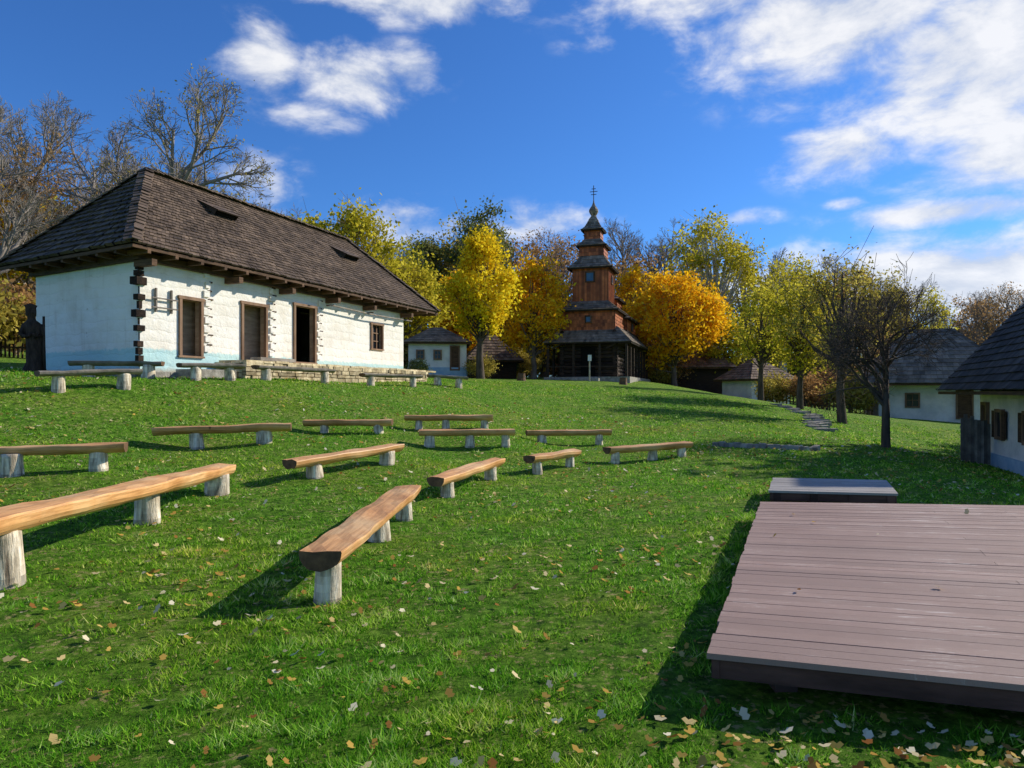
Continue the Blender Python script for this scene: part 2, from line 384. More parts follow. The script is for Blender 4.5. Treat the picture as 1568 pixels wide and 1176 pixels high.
# ------------------------------------------------------------------ stage
def deck(name,Q,n,mat,th,fas):
    P=empty(name); mb=MB()
    FL,BL,BR,FR=Q
    for i in range(n):
        f0=(i+.025)/n; f1=(i+.975)/n
        j=random.uniform(-.008,.008); zz=Vector((0,0,random.uniform(-.002,.002)))
        a=FL.lerp(BL,f0)+Vector((j,0,0))+zz; b=FL.lerp(BL,f1)+Vector((j,0,0))+zz; c=FR.lerp(BR,f1)+zz; d=FR.lerp(BR,f0)+zz
        dn=Vector((0,0,-th))
        cuts=sorted([0,1]+[random.choice((.32,.45,.6,.7))])
        for u0,u1 in zip(cuts[:-1],cuts[1:]):
            r=random.random(); u1b=u1-.0006
            A0,B0,C0_,D0=a.lerp(d,u0),b.lerp(c,u0),b.lerp(c,u1b),a.lerp(d,u1b)
            mb.face([A0,D0,C0_,B0],mat,r); mb.face([A0,B0,B0+dn,A0+dn],mat,r); mb.face([A0,A0+dn,D0+dn,D0],mat,r*.6); mb.face([B0,C0_,C0_+dn,B0+dn],mat,r*.6)
    mb.build('deck_boards',P)
    mb=MB(); dn=Vector((0,0,-th-.004))
    cen=(FL+BL+BR+FR)/4
    for a,b in((FL,BL),(BL,BR),(BR,FR),(FR,FL)):
        t=(b-a).normalized(); nn=Vector((t.y,-t.x,0)); 
        if nn.dot(cen-a)<0: nn=-nn
        a2=a+nn*.02+t*.02; b2=b+nn*.02-t*.02; c=(a2+b2)/2+dn+Vector((0,0,-fas/2))
        mb.box(c+nn*.02,(b2-a2)/2,nn*.018,(0,0,fas/2),MAT['fascia'],.5)
    mb.build('fascia',P)
    mb=MB()
    for u in(.06,.35,.65,.94):
        for v in(.05,.5,.95):
            p=FL.lerp(FR,u).lerp(BL.lerp(BR,u),v); g=G(p.x,p.y)
            top=p.z-th-.01
            mb.box((p.x,p.y,(g-.1+top)/2),(.06,0,0),(0,.06,0),(0,0,(top-g+.1)/2),MAT['fascia'])
    mb.build('support_posts',P)
    return P
deck('wooden_stage',SQ,50,MAT['deck'],.03,.10)
deck('wooden_platform',PQ,10,MAT['greydeck'],.03,.1)

# ------------------------------------------------------------------ benches
def bench(legs,seat_z=None,hgt=.4,over=(.35,.35),w=.3,th=.12,lr=.1,seatmat='seat',nm='log_bench'):
    P=empty(nm)
    a=Vector((legs[0][0],legs[0][1],0)); b=Vector((legs[-1][0],legs[-1][1],0))
    t=(b-a).normalized(); nrm=Vector((-t.y,t.x,0))
    za=G(a.x,a.y); zb=G(b.x,b.y)
    if seat_z: z0,z1=seat_z
    else:
        z0,z1=za+hgt,zb+hgt; m=(z0+z1)/2; z0=m+(z0-m)*.45; z1=m+(z1-m)*.45
    L=(b-a).length
    def sz(s): return z0+(z1-z0)*s/L
    s0,s1=-over[0],L+over[1]; n=18; sd=random.random()*50
    mb=MB(); prof=[]
    for k in range(11):
        q=math.pi*k/10; prof.append((math.cos(q)*.5,-abs(math.sin(q))**.8*1.0))
    prof=[(.485,0.0)]+[(p[0],p[1]-.12 if 0<i<10 else -.12) for i,p in enumerate(prof)]+[(-.485,0.0),(-.17,.03),(.17,.03)]
    K=len(prof)
    for i in range(n+1):
        s=s0+(s1-s0)*i/n
        ww=w*(1+.12*mnoise.noise(Vector((s*1.1,sd,0)))+ .05*mnoise.noise(Vector((s*4,sd,3))))
        off=.05*mnoise.noise(Vector((s*.6,sd,7)))
        for (px,pz) in prof:
            jj=.022*mnoise.noise(Vector((s*2.2,px*4,sd)))
            mb.v.append((-(px*ww+off),s,sz(s)+ (pz*th if pz<0 else pz*.3)+jj))
    mi=mb.mi(MAT[seatmat]); me=mb.mi(MAT['endgrain']); rr=random.uniform(.35,.8)
    for i in range(n):
        for k in range(K):
            mb.f.append((i*K+k,i*K+(k+1)%K,(i+1)*K+(k+1)%K,(i+1)*K+k)); mb.m.append(mi); mb.r.append(rr if k>11 or k<1 else rr-.1)
    mb.f.append(tuple(range(K))[::-1]); mb.m.append(me); mb.r.append(.7)
    mb.f.append(tuple(n*K+k for k in range(K))); mb.m.append(me); mb.r.append(.7)
    so=mb.build('seat',P); so.location=(a.x,a.y,0); so.rotation_euler=(0,0,math.atan2(-t.x,t.y))
    for j,(lx,ly) in enumerate(legs):
        s=(Vector((lx,ly,0))-a).dot(t); g=G(lx,ly); top=sz(s)-th*.75
        mb=MB(); dx=random.uniform(-.025,.025)
        q=lr*random.uniform(.9,1.12); nz=7; sd2=random.random()*40; nn=16
        for kz in range(nz+1):
            f=kz/nz; zz=g-.08+(top-g+.08)*f
            for jj in range(nn):
                an=2*math.pi*jj/nn
                rr2=q*(1.12-.14*f)*(1+.16*mnoise.noise(Vector((math.cos(an)*1.3,math.sin(an)*1.3,sd2+f*.8)))+.05*mnoise.noise(Vector((math.cos(an)*5,math.sin(an)*5,sd2+f*2))))
                mb.v.append((lx+dx*f+rr2*math.cos(an),ly+rr2*math.sin(an),zz))
        for kz in range(nz):
            for jj in range(nn):
                mb.f.append((kz*nn+jj,kz*nn+(jj+1)%nn,(kz+1)*nn+(jj+1)%nn,(kz+1)*nn+jj)); mb.m.append(mb.mi(MAT['leg']))
                mb.r.append(.7+.7*mnoise.noise(Vector((jj*.6,kz*.5,sd2))) - (.4 if kz<2 else 0))
        mb.f.append(tuple(nz*nn+jj for jj in range(nn))); mb.m.append(0); mb.r.append(.6)
        mb.build('leg_%d'%(j+1),P,smooth=True)
    return P
bench([(-1.41,5.3),(-1.42,7.37),(-1.33,8.55)],(.42,.40),over=(.22,.3),w=.33,lr=.105)
bench([(-3.96,5.4),(-4.12,7.83),(-4.05,9.5)],(.66,.58),over=(1.0,.25),w=.36,th=.15,lr=.14)
bench([(-8.9,9.2),(-7.05,9.75),(-6.08,10.2)],(.80,.83),over=(.4,.35),w=.34,lr=.12)
bench([(-6,13.2),(-4.83,13.5)],(.94,.97),over=(.75,.5),w=.40,th=.13,lr=.13)
bench([(-4.2,15.5),(-2.98,15.5)],(.97,.97),over=(.45,.3),lr=.1)
bench([(-2.3,17),(-1.62,17.0),(-.67,17)],(1.02,1.03),over=(.32,.2),w=.38,lr=.09)
bench([(-1.8,15.05),(-.92,15.2),(-.13,15.3)],(.77,.77),over=(.22,.18),w=.36,lr=.1)
bench([(.76,17.4),(2.21,17.6)],(.63,.63),over=(.4,.3),w=.34,lr=.1)
bench([(-3.05,10.7),(-2.2,12.1)],(.6,.66),over=(.5,.3),w=.34,lr=.12)
bench([(-.93,10.1),(-.35,11.5)],(.40,.46),over=(.35,.3),w=.3,lr=.1)
bench([(.47,12.7),(1.13,13.5)],(.44,.46),over=(.25,.2),w=.28,lr=.09)
bench([(2.13,14.3),(3.0,14.8),(3.7,15.1)],(.46,.5),over=(.2,.2),w=.3,lr=.09)
for lg,sz in (([(-9.5,14.5),(-8.7,15.5)],(2.04,2.1)),([(-10.4,17.0),(-9.1,17.3)],(2.35,2.35)),([(-8.1,17.7),(-7.5,18.4)],None),([(-7,19.7),(-5.9,21.8)],None),([(-4.9,24),(-3.66,25.5)],None),([(-2.9,27),(-2.1,27.3)],None)):
    bench(lg,sz,over=(.4,.35),w=.34,th=.1,lr=.13,hgt=.42,seatmat='grey_seat')

# ------------------------------------------------------------------ farmhouse (left)
O=Vector((-9.7,18.05,0)); A=Vector((.3667,.9304,0)).normalized(); B=Vector((-.866,.5,0)).normalized()
NF=Vector((A.y,-A.x,0))
def hp(t,b,z): 
    p=O+A*t+B*b; return Vector((p.x,p.y,z))
house=empty('log_farmhouse')
def wall_holes(mb,P0,T,L,z0,z1,holes,nout,thick,mat,revmat):
    tc=sorted(set([0,L]+[h[0] for h in holes]+[h[1] for h in holes])); zc=sorted(set([z0,z1]+[h[2] for h in holes]+[h[3] for h in holes]))
    def p(t,z,d=0): q=P0+T*t-nout*d; return Vector((q.x,q.y,z))
    for a,b in zip(tc[:-1],tc[1:]):
        for c,d in zip(zc[:-1],zc[1:]):
            if any(h[0]<=a and b<=h[1] and h[2]<=c and d<=h[3] for h in holes): continue
            mb.face([p(a,c),p(b,c),p(b,d),p(a,d)],mat,.5)
    for h in holes:
        a,b,c,d=h
        for (q0,q1) in (((a,c),(a,d)),((b,c),(b,d)),((a,c),(b,c)),((a,d),(b,d))):
            mb.face([p(*q0),p(*q1),p(q1[0],q1[1],thick),p(q0[0],q0[1],thick)],revmat,.5)
mb=MB()
doors=[(1.27,2.03,2.62,4.19),(3.63,4.70,2.59,4.33),(6.08,7.21,2.64,4.57),(10.82,11.66,3.37,4.34)]
wall_holes(mb,O,A,13.4,1.6,5.25,doors,NF,.22,MAT['plaster'],MAT['inner'])
mb.face([hp(0,0,1.6),hp(0,5.2,1.6),hp(0,5.2,5.25),hp(0,0,5.25)],MAT['plaster'],.5)
mb.face([hp(13.4,0,1.6),hp(13.4,5.2,1.6),hp(13.4,5.2,5.25),hp(13.4,0,5.25)],MAT['plaster'],.5)
mb.face([hp(0,5.2,1.6),hp(13.4,5.2,1.6),hp(13.4,5.2,5.25),hp(0,5.2,5.25)],MAT['plaster'],.5)
mb.build('walls',house)
mb=MB()
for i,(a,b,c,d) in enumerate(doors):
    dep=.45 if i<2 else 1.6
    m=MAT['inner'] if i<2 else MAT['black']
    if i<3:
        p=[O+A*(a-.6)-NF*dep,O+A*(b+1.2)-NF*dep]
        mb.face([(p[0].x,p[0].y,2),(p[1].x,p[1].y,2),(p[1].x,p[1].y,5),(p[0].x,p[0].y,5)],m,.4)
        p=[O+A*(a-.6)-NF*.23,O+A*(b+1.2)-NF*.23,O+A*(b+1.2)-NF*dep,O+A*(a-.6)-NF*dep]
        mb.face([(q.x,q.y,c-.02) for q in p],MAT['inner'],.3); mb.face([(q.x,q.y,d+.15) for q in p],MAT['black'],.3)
    else:
        p=[O+A*a-NF*.14,O+A*b-NF*.14]
        mb.face([(p[0].x,p[0].y,c),(p[1].x,p[1].y,c),(p[1].x,p[1].y,d),(p[0].x,p[0].y,d)],MAT['window'],.4)
        for tt in (.33,.67): 
            q=O+A*(a+(b-a)*tt)-NF*.10; mb.box((q.x,q.y,(c+d)/2),A*.02,NF*.02,(0,0,(d-c)/2-.01),MAT['frame'])
        for zt in (.33,.67):
            q=O+A*((a+b)/2)-NF*.10; mb.box((q.x,q.y,c+(d-c)*zt),A*((b-a)/2-.01),NF*.014,(0,0,.02),MAT['frame'])
    fw=.045 if i<3 else .04
    for s in(a,b):
        q=O+A*s+NF*.01; mb.box((q.x,q.y,(c+d)/2),A*fw,NF*.05,(0,0,(d-c)/2),MAT['frame'],.6)
    q=O+A*((a+b)/2)+NF*.012; mb.box((q.x,q.y,d+fw),A*((b-a)/2+fw+.03),NF*.055,(0,0,fw),MAT['frame'],.6)
    mb.box((q.x,q.y,c-fw*.7),A*((b-a)/2+fw+.03),NF*.06,(0,0,fw*.6),MAT['frame'],.9)
q=O+A*6.22-NF*.5; mb.box((q.x,q.y,3.6),A*.025,NF*.42,(0,0,.92),MAT['timber'],.3)
mb.build('doors_and_windows',house)
mb=MB()
z=2.25; k=0
while z<5.1:
    hh=random.uniform(.055,.115)
    e=random.uniform(-.02,.09) if k%2 else random.uniform(-.09,.0)
    c=Vector((O.x,O.y,z+hh))-A*.02+NF*.02+B*random.uniform(-.02,.03)
    tw=random.uniform(-.12,.12)
    mb.box(c+B*.04,(A+NF*tw)*(.10+e),(NF-A*tw)*(.075+e*.8),(0,0,hh*.9),MAT['logend'],random.uniform(.0,1))
    z+=hh*2+.01; k+=1
for t in (2.2,4.92,7.40):
    z=2.75;k=0
    while z<4.95:
        q=O+A*(t+(.04 if k%2 else 0))+NF*.02; mb.box((q.x,q.y,z+.1),A*(.07+random.uniform(0,.05)),NF*.04,(0,0,.09),MAT['plaster'],.5)
        q2=q+A*.13
        mb.box((q2.x,q2.y,z+.20+random.uniform(-.01,.02)),A*random.uniform(.04,.08),NF*.025,(0,0,.02),MAT['timber'],.3)
        z+=random.uniform(.24,.3);k+=1
mb.build('log_ends',house)
ze=5.3; zr=8.39
e00=hp(-.7,-.7,ze); e10=hp(15.5,-.7,ze); e11=hp(15.5,6.0,ze); e01=hp(-.7,6.0,ze); r0=hp(2.06,2.65,zr); r1=hp(12.46,2.65,zr)
mb=MB()
shingles(mb,e00,e10,r1,r0,.17,.13,MAT['shingle'],.02,.05)
shingles(mb,e01,e00,r0,r0,.26,.18,MAT['shingle'],.035,.05)
shingles(mb,e11,e01,r0,r1,.4,.3,MAT['shingle'],.02,.03)
shingles(mb,e10,e11,r1,r1,.3,.2,MAT['shingle'],.02,.03)
for a,b in((e00,r0),(r0,r1),(e10,r1),(e01,r0)):
    n=int((b-a).length/.22)
    for i in range(n):
        p=a.lerp(b,(i+.5)/n); d=(b-a).normalized(); sd=d.cross(Vector((0,0,1))).normalized(); up=sd.cross(d)
        if up.z<0: up=-up
        for s in(-1,1):
            mb.box(p+sd*s*.10+up*(.05+.03*random.random()),d*.15+up*-.02+sd*random.uniform(-.02,.02),sd*.11-up*s*.035,up*.012,MAT['shingle'],random.uniform(.4,1))
mb.build('roof',house)
mb=MB()
dz=Vector((0,0,-.03))
mb.face([e00+dz,e10+dz,e11+dz,e01+dz],MAT['timber'],.1)
for a,b in((e00,e10),(e01,e00),(e10,e11)):
    t=(b-a).normalized(); c=(a+b)/2+Vector((0,0,-.075)); nn=Vector((t.y,-t.x,0))
    mb.box(c-nn*.04*1,t*((b-a).length/2-.02),nn*.025,(0,0,.04),MAT['timber'],.4)
c=hp(6.7,0,5.12)+NF*.06; mb.box(c,A*6.9,NF*.10,(0,0,.10),MAT['timber'],.25)  # eave shade on the upper front wall, put in as a dark beam
c=hp(0,2.6,5.12)-A*.06; mb.box(c,B*2.7,A*.10,(0,0,.10),MAT['timber'],.25)  # same dark beam in place of eave shade, end wall
for i in range(19):
    t=-.3+i*.86
    c=hp(t,0,5.17)+NF*.32; mb.box(c,A*.05,NF*.36,(0,0,.06),MAT['timber'])
for i in range(7):
    b=.1+i*.83
    c=hp(0,b,5.17)-A*.32; mb.box(c,B*.05,A*.34,(0,0,.06),MAT['timber'])
for t in (-.05,3.0,5.4,7.9,10.3,13.2):
    c=hp(t,0,4.93)+NF*.25; mb.box(c,A*.08,NF*.32,(0,0,.085),MAT['timber'],.7)
mb.build('eaves',house)
mb=MB()
fn=(e10-e00).cross(r0-e00).normalized()
if fn.z<0: fn=-fn
for (tt,ff) in((3.0,.66),(9.9,.60)):
    p=e00.lerp(r0,ff)+A*tt; sl=(r0-e00); sl=(sl-A*sl.dot(A)).normalized()
    mb.box(p+fn*.12,A*.40,sl*.12,fn*.09,MAT['black'],.1)
    mb.face([p+fn*.30-A*.52-sl*.22,p+fn*.30+A*.52-sl*.22,p+fn*.04+A*.66+sl*.62,p+fn*.04-A*.66+sl*.62],MAT['shingle'],.6)
    mb.face([p+fn*.26-A*.52-sl*.22,p+fn*.26+A*.52-sl*.22,p+fn*.30+A*.52-sl*.22,p+fn*.30-A*.52-sl*.22],MAT['shingle'],.2)
    for s in(-1,1): mb.face([p+A*.45*s-sl*.15,p+A*.48*s-sl*.15+fn*.28,p+A*.55*s+sl*.55+fn*.05,p+A*.55*s+sl*.55],MAT['shingle'],.2)
mb.build('roof_vents',house)
mb=MB()
for t in(.45,.95): mb.box(hp(t,0,4.05)+NF*.05,A*.02,NF*.03,(0,0,.32),MAT['grey_seat'],.6)
for z in(3.85,4.1): mb.box(hp(.7,0,z)+NF*.10,A*.42,NF*.02,(0,0,.018),MAT['grey_seat'],.5)
mb.build('wall_rack',house)
mb=MB(); pts=[hp(7.7,0,4.75)+NF*.30,hp(10.6,0,4.68)+NF*.33,hp(13.6,0,4.72)+NF*.30]
mb.tube(pts,[.03,.03,.025],8,MAT['grey_seat'],r=.9)
for t in(7.9,10.5,13.2): mb.box(hp(t,0,4.77)+NF*.16,A*.02,NF*.17,(0,0,.02),MAT['timber'])
mb.build('hanging_pole',house)
def stones(mb,P0,T,L,z0,z1,nout,mat,avg=.3,d=.05,hh=.13):
    z=z0
    while z<z1-.02:
        h=min(hh*random.uniform(.8,1.3),z1-z); t=0
        while t<L:
            w=avg*random.uniform(.6,1.5); w=min(w,L-t)
            q=P0+T*(t+w/2)+nout*random.uniform(0,d)
            if w>.06: mb.box((q.x,q.y,z+h/2),T*(w/2-.012)+Vector((0,0,random.uniform(-.01,.01))),nout*.08,(0,0,h/2-.01),mat)
            t+=w
        z+=h
mb=MB()
T0=O+A*2.6+NF*1.0
stones(mb,T0,A,11.0,1.6,2.48,NF,MAT['stone'])
stones(mb,O+A*2.6+NF*.05,NF,.95,1.6,2.48,-A,MAT['stone'])
stones(mb,O+A*13.6+NF*.05,NF,.95,1.6,2.48,A,MAT['stone'])
c=O+A*8.1+NF*.5; mb.box((c.x,c.y,2.02),A*5.45,NF*.46,(0,0,.43),MAT['stone'],.5)
t=2.6
while t<13.6:
    w=random.uniform(.4,.9); q=O+A*(t+w/2)+NF*.60
    mb.box((q.x,q.y,2.49+random.uniform(0,.02)),A*(w/2-.015),NF*(.5+random.uniform(-.03,.03)),(0,0,.035),MAT['stone'],random.uniform(.6,1)); t+=w
stones(mb,O-A*.15+NF*.12,A,2.8,1.6,2.15,NF,MAT['greystone'])
stones(mb,O+B*5.2-A*.10,-B,5.3,1.8,2.2,-A,MAT['greystone'])
q=O+A*1.7+NF*.55; mb.box((q.x,q.y,2.1),A*.7,NF*.4,(0,0,.12),MAT['greystone'],.6)
q=O+A*4.2+NF*.75; mb.box((q.x,q.y,2.60),A*.8,NF*.2,(0,0,.05),MAT['grey_seat'],.9)
mb.build('stone_terrace',house)

st=empty('carved_wooden_statue',(-12.45,18.0,G(-12.45,18.0)-.05),.35)
mb=MB()
prof=[(0,.24),(.12,.25),(.3,.19),(.6,.17),(.9,.18),(1.15,.215),(1.32,.19),(1.40,.10),(1.47,.085),(1.52,.115),(1.62,.125),(1.72,.12),(1.78,.15),(1.82,.06)]
n=18
for z,rr in prof:
    for j in range(n):
        q=2*math.pi*j/n; fold=1+(.13*math.sin(q*5+z*3)+.08*math.sin(q*3-z*6))*(1 if z<1.3 else .2)
        mb.v.append((rr*fold*math.cos(q)+.05*math.sin(z*2.5),rr*fold*math.sin(q)*.75-.06*math.sin(z*1.5),z))
for k in range(len(prof)-1):
    for j in range(n): mb.f.append((k*n+j,k*n+(j+1)%n,(k+1)*n+(j+1)%n,(k+1)*n+j)); mb.m.append(mb.mi(MAT['statue'])); mb.r.append(.5)
mb.build('robed_body_and_head',st,smooth=True)
mb=MB()
for s in(-1,1): mb.tube([(s*.18,-.05,1.28),(s*.24,-.12,1.02),(s*.1,-.22,.95),(.04,-.23,1.05)],[.065,.06,.05,.04],8,MAT['statue'],r=.5)
mb.box((.05,-.2,1.58),(.018,0,0),(0,.03,0),(0,0,.03),MAT['statue'],.4)
mb.tube([(.28,-.1,0),(.27,-.12,.8),(.26,-.1,1.5)],[.04,.035,.03],7,MAT['statue'],r=.5)
mb.build('folded_arms_and_staff',st,smooth=True)

# ------------------------------------------------------------------ generic hip-roof cottage
def cottage(name,cx,cy,z0,yaw,L,W,hw,hr,over,wallmat,roofmat,wins=(),hip=.9,row=.3,sw=.25,plinth=None):
    P=empty(name,(cx,cy,z0),yaw); mb=MB(); x,y=L/2,W/2
    for a,b in(((-x,-y),(x,-y)),((x,-y),(x,y)),((x,y),(-x,y)),((-x,y),(-x,-y))):
        mb.face([(a[0],a[1],-.8),(b[0],b[1],-.8),(b[0],b[1],hw),(a[0],a[1],hw)],wallmat,.5)
        if plinth:
            nx,ny=(b[1]-a[1]),-(b[0]-a[0]); l=math.hypot(nx,ny); nx/=l;ny/=l; o=.03
            c=((a[0]+b[0])/2+nx*o,(a[1]+b[1])/2+ny*o,-.1)
            mb.box(c,((b[0]-a[0])/2,(b[1]-a[1])/2,0),(nx*.03,ny*.03,0),(0,0,.45),plinth,.5)
    mb.build('walls',P)
    mb=MB(); X,Y=x+over,y+over; hx=x-hip*y
    e=[(-X,-Y,hw),(X,-Y,hw),(X,Y,hw),(-X,Y,hw)]; ra=(-hx,0,hw+hr); rb=(hx,0,hw+hr)
    shingles(mb,e[0],e[1],rb,ra,row,sw,roofmat); shingles(mb,e[2],e[3],ra,rb,row,sw,roofmat)
    shingles(mb,e[1],e[2],rb,rb,row,sw,roofmat); shingles(mb,e[3],e[0],ra,ra,row,sw,roofmat)
    mb.face([(p[0],p[1],hw-.03) for p in e],MAT['timber'],.1)
    for k in range(4):
        a=Vector(e[k]); b=Vector(e[(k+1)%4]); t=(b-a).normalized(); nn=Vector((t.y,-t.x,0))
        mb.box((a+b)/2+Vector((0,0,-.08))-nn*.04,t*((b-a).length/2-.03),nn*.02,(0,0,.045),MAT['timber'],.3)
    mb.build('roof',P)
    mb=MB()
    for side,pos,zz,w,h,kind in wins:
        T=[Vector((1,0,0)),Vector((0,1,0)),Vector((-1,0,0)),Vector((0,-1,0))][side]; Nn=Vector((T.y,-T.x,0))
        c0=Nn*(y if side in(0,2) else x)+T*pos; c=Vector((c0.x,c0.y,zz))
        mb.box(c+Nn*.02,T*w/2,Nn*.02,(0,0,h/2),MAT['window'] if kind!='door' else MAT['timber'],.4)
        for s in(-1,1):
            mb.box(c+Nn*.045+T*s*(w/2),T*.045,Nn*.05,(0,0,h/2+.05),MAT['frame'],.5)
            mb.box(c+Nn*.045+Vector((0,0,s*h/2)),T*(w/2-.046),Nn*.045,(0,0,.045),MAT['frame'],.5)
        if kind=='win': 
            mb.box(c+Nn*.05,T*.018,Nn*.014,(0,0,h/2-.05),MAT['frame'],.6)
            mb.box(c+Nn*.05,T*(w/2-.05),Nn*.012,(0,0,.018),MAT['frame'],.6)
        if kind=='shut':
            for s in(-1,1): mb.box(c+Nn*.07+T*s*(w*.80),T*w*.27,Nn*.02,(0,0,h/2),MAT['timber'],.2)
    if wins: mb.build('windows_and_doors',P)
    return P
D1=Vector((-.352,-.936,0)); D2=Vector((.936,-.352,0)); C0=Vector((14.2,21,0))
Lc,Wc=8.0,6.4; cc=C0+D1*Lc/2+D2*Wc/2
cottage('whitewashed_cottage',cc.x,cc.y,-.5,math.atan2(D1.y,D1.x),Lc,Wc,2.15,5.6,.95,MAT['white'],MAT['shingle_dark'],
   wins=[(0,-3.3,1.0,.5,1.5,'door'),(0,-1.9,1.2,.55,.75,'shut'),(0,.4,1.2,.6,.75,'shut'),(3,0,1.2,.6,.8,'win')],row=.24,sw=.2,plinth=MAT['blue'])
cottage('white_cottage',26.0,43,-.2,math.radians(-18),6.6,4.6,2.3,3.4,1.0,MAT['white'],MAT['shingle_grey'],wins=[(0,-1.5,1.3,.7,.8,'win'),(0,1.2,1.1,.8,1.7,'door')],row=.35,sw=.3)
cottage('shingled_barn',14.5,62,G(14.5,62)-.3,math.radians(-14),9,5,2.0,2.6,.7,MAT['church_dark'],MAT['thatch'],row=.35,sw=.3)
cottage('small_white_cottage',19.0,54,G(19.0,54)-.1,math.radians(20),3.6,3.5,1.7,1.7,.5,MAT['white'],MAT['thatch'],wins=[(0,-.9,.9,.5,.6,'win'),(0,.8,.8,.6,1.4,'door')],row=.3,sw=.25)
cottage('blue_trimmed_cottage',-5.0,46,G(-5.0,46)+.25,math.radians(8),3.7,3.4,1.95,1.1,.35,MAT['white'],MAT['shingle_grey'],wins=[(0,-1.1,1.15,.45,.55,'win'),(0,0.0,1.15,.45,.55,'win'),(0,1.1,.95,.55,1.5,'door')],row=.3,sw=.25,plinth=MAT['blue'])
cottage('dark_shed',-1.6,53,G(-1.6,53)-.2,math.radians(10),3.4,3,1.5,2.0,.5,MAT['church_dark'],MAT['thatch'],row=.3,sw=.25)

# ------------------------------------------------------------------ wooden church
CH=empty('wooden_church',(5.9,50,2.4),math.radians(-18))
def sq(cx,cy,hx,hy,z): return [(cx-hx,cy-hy,z),(cx+hx,cy-hy,z),(cx+hx,cy+hy,z),(cx-hx,cy+hy,z)]
def roof4(mb,cx,cy,h0,z0,h1,z1,mat,row=.28,w=.2,curve=.0):
    n=4 if curve else 1
    prev=None
    for i in range(n+1):
        f=i/n; g=f+ (-curve)*math.sin(math.pi*f)
        hx=h0[0]+(h1[0]-h0[0])*f; hy=h0[1]+(h1[1]-h0[1])*f; z=z0+(z1-z0)*g
        cur=sq(cx,cy,hx,hy,z)
        if prev:
            for k in range(4): shingles(mb,prev[k],prev[(k+1)%4],cur[(k+1)%4],cur[k],row,w,mat,.018,.015)
        prev=cur
    lo=sq(cx,cy,h0[0],h0[1],z0-.05)
    mb.face(lo,MAT['church_dark'],.1)
    for k in range(4):
        a=Vector(lo[k]); b=Vector(lo[(k+1)%4]); t=(b-a).normalized()
        nn=Vector((t.y,-t.x,0)); mb.box((a+b)/2-nn*.05,t*((b-a).length/2-.06),nn*.03,(0,0,.045),MAT['church_dark'],.3)
def wall4(mb,cx,cy,hx,hy,z0,z1,mat,row=.22,w=.16,planks=False):
    s=sq(cx,cy,hx,hy,z0); t=sq(cx,cy,hx,hy,z1)
    for k in range(4):
        a,b,c,d=Vector(s[k]),Vector(s[(k+1)%4]),Vector(t[(k+1)%4]),Vector(t[k])
        if planks:
            mb.face([a,b,c,d],mat,.2); n=int((b-a).length/w); T=(b-a).normalized(); nn=Vector((T.y,-T.x,0)); ww=(b-a).length/n
            for i in range(n):
                p=a+T*(ww*(i+.5)); mb.box((p.x+nn.x*.02,p.y+nn.y*.02,(z0+z1)/2),T*(ww/2-.012),nn*.02,(0,0,(z1-z0)/2-.01),mat)
                p=a+T*(ww*i); mb.box((p.x+nn.x*.05,p.y+nn.y*.05,(z0+z1)/2),T*.025,nn*.02,(0,0,(z1-z0)/2-.015),mat,.3)
        else:
            n=int((z1-z0)/row); T=(b-a).normalized(); nn=Vector((T.y,-T.x,0))
            mb.face([a,b,c,d],mat,.2)
            for i in range(n):
                za=z0+(z1-z0)*i/n; zb=z0+(z1-z0)*(i+1)/n; m=int((b-a).length/w)
                for j in range(m):
                    p=a.lerp(b,j/m); q=a.lerp(b,(j+.94)/m); o=nn*.05; r=random.random()
                    A0=Vector((p.x,p.y,za-.02))+o; B0=Vector((q.x,q.y,za-.02))+o
                    mb.face([A0,B0,Vector((q.x,q.y,zb))+nn*.02,Vector((p.x,p.y,zb))+nn*.02],mat,r)
                    mb.face([A0-o,B0-o,B0,A0],mat,0)
w=MB(); rf=MB()
RW=MAT['church_wall']; RG=MAT['shingle_grey']; DK=MAT['church_dark']
def logwall(mb,cx,cy,hx,hy,z0,z1):
    z=z0
    while z<z1:
        for s in(-1,1):
            mb.tube([(cx-hx-.2,cy+s*hy,z+.13),(cx+hx+.2,cy+s*hy,z+.13)],[.14,.14],8,DK)
            mb.tube([(cx+s*hx,cy-hy-.2,z+.26),(cx+s*hx,cy+hy+.2,z+.26)],[.14,.14],8,DK)
        z+=.265
logwall(w,0,0,1.85,1.85,.2,3.2); logwall(w,0,4.4,2.05,2.5,.2,3.4); logwall(w,0,8.0,1.4,1.2,.2,2.8)
wall4(w,0,0,1.83,1.83,3.5,4.95,RW); wall4(w,0,0,1.24,1.24,5.35,8.05,RW,planks=True,w=.2)
wall4(w,0,0,.86,.86,8.9,9.65,RW); wall4(w,0,0,.56,.56,10.05,10.85,RW)
wall4(w,0,4.4,2.05,2.3,3.5,4.7,RW); wall4(w,.0,4.4,1.15,1.3,5.4,6.3,RW); wall4(w,0,4.4,.4,.4,7.2,7.7,RW)
wall4(w,0,8.0,1.4,1.2,3.2,3.9,RW)
roof4(rf,0,3.1,(3.1,5.8),2.6,(1.95,4.7),3.75,RG)
roof4(rf,0,0,(2.15,2.15),4.9,(1.28,1.28),5.6,RG,curve=.08)
roof4(rf,0,0,(1.62,1.62),7.95,(.8,.8),8.95,RG,curve=.16)
roof4(rf,0,0,(1.1,1.1),9.6,(.55,.55),10.15,RG,curve=.1)
roof4(rf,0,0,(.8,.8),10.8,(.22,.22),11.75,RG,.2,.16,curve=.2)
roof4(rf,0,4.4,(2.45,2.7),4.65,(1.15,1.3),5.5,RG); roof4(rf,0,4.4,(1.45,1.6),6.25,(.38,.4),7.25,RG,curve=.1)
roof4(rf,0,4.4,(.58,.58),7.65,(.1,.1),8.5,RG,.2,.16,curve=.15)
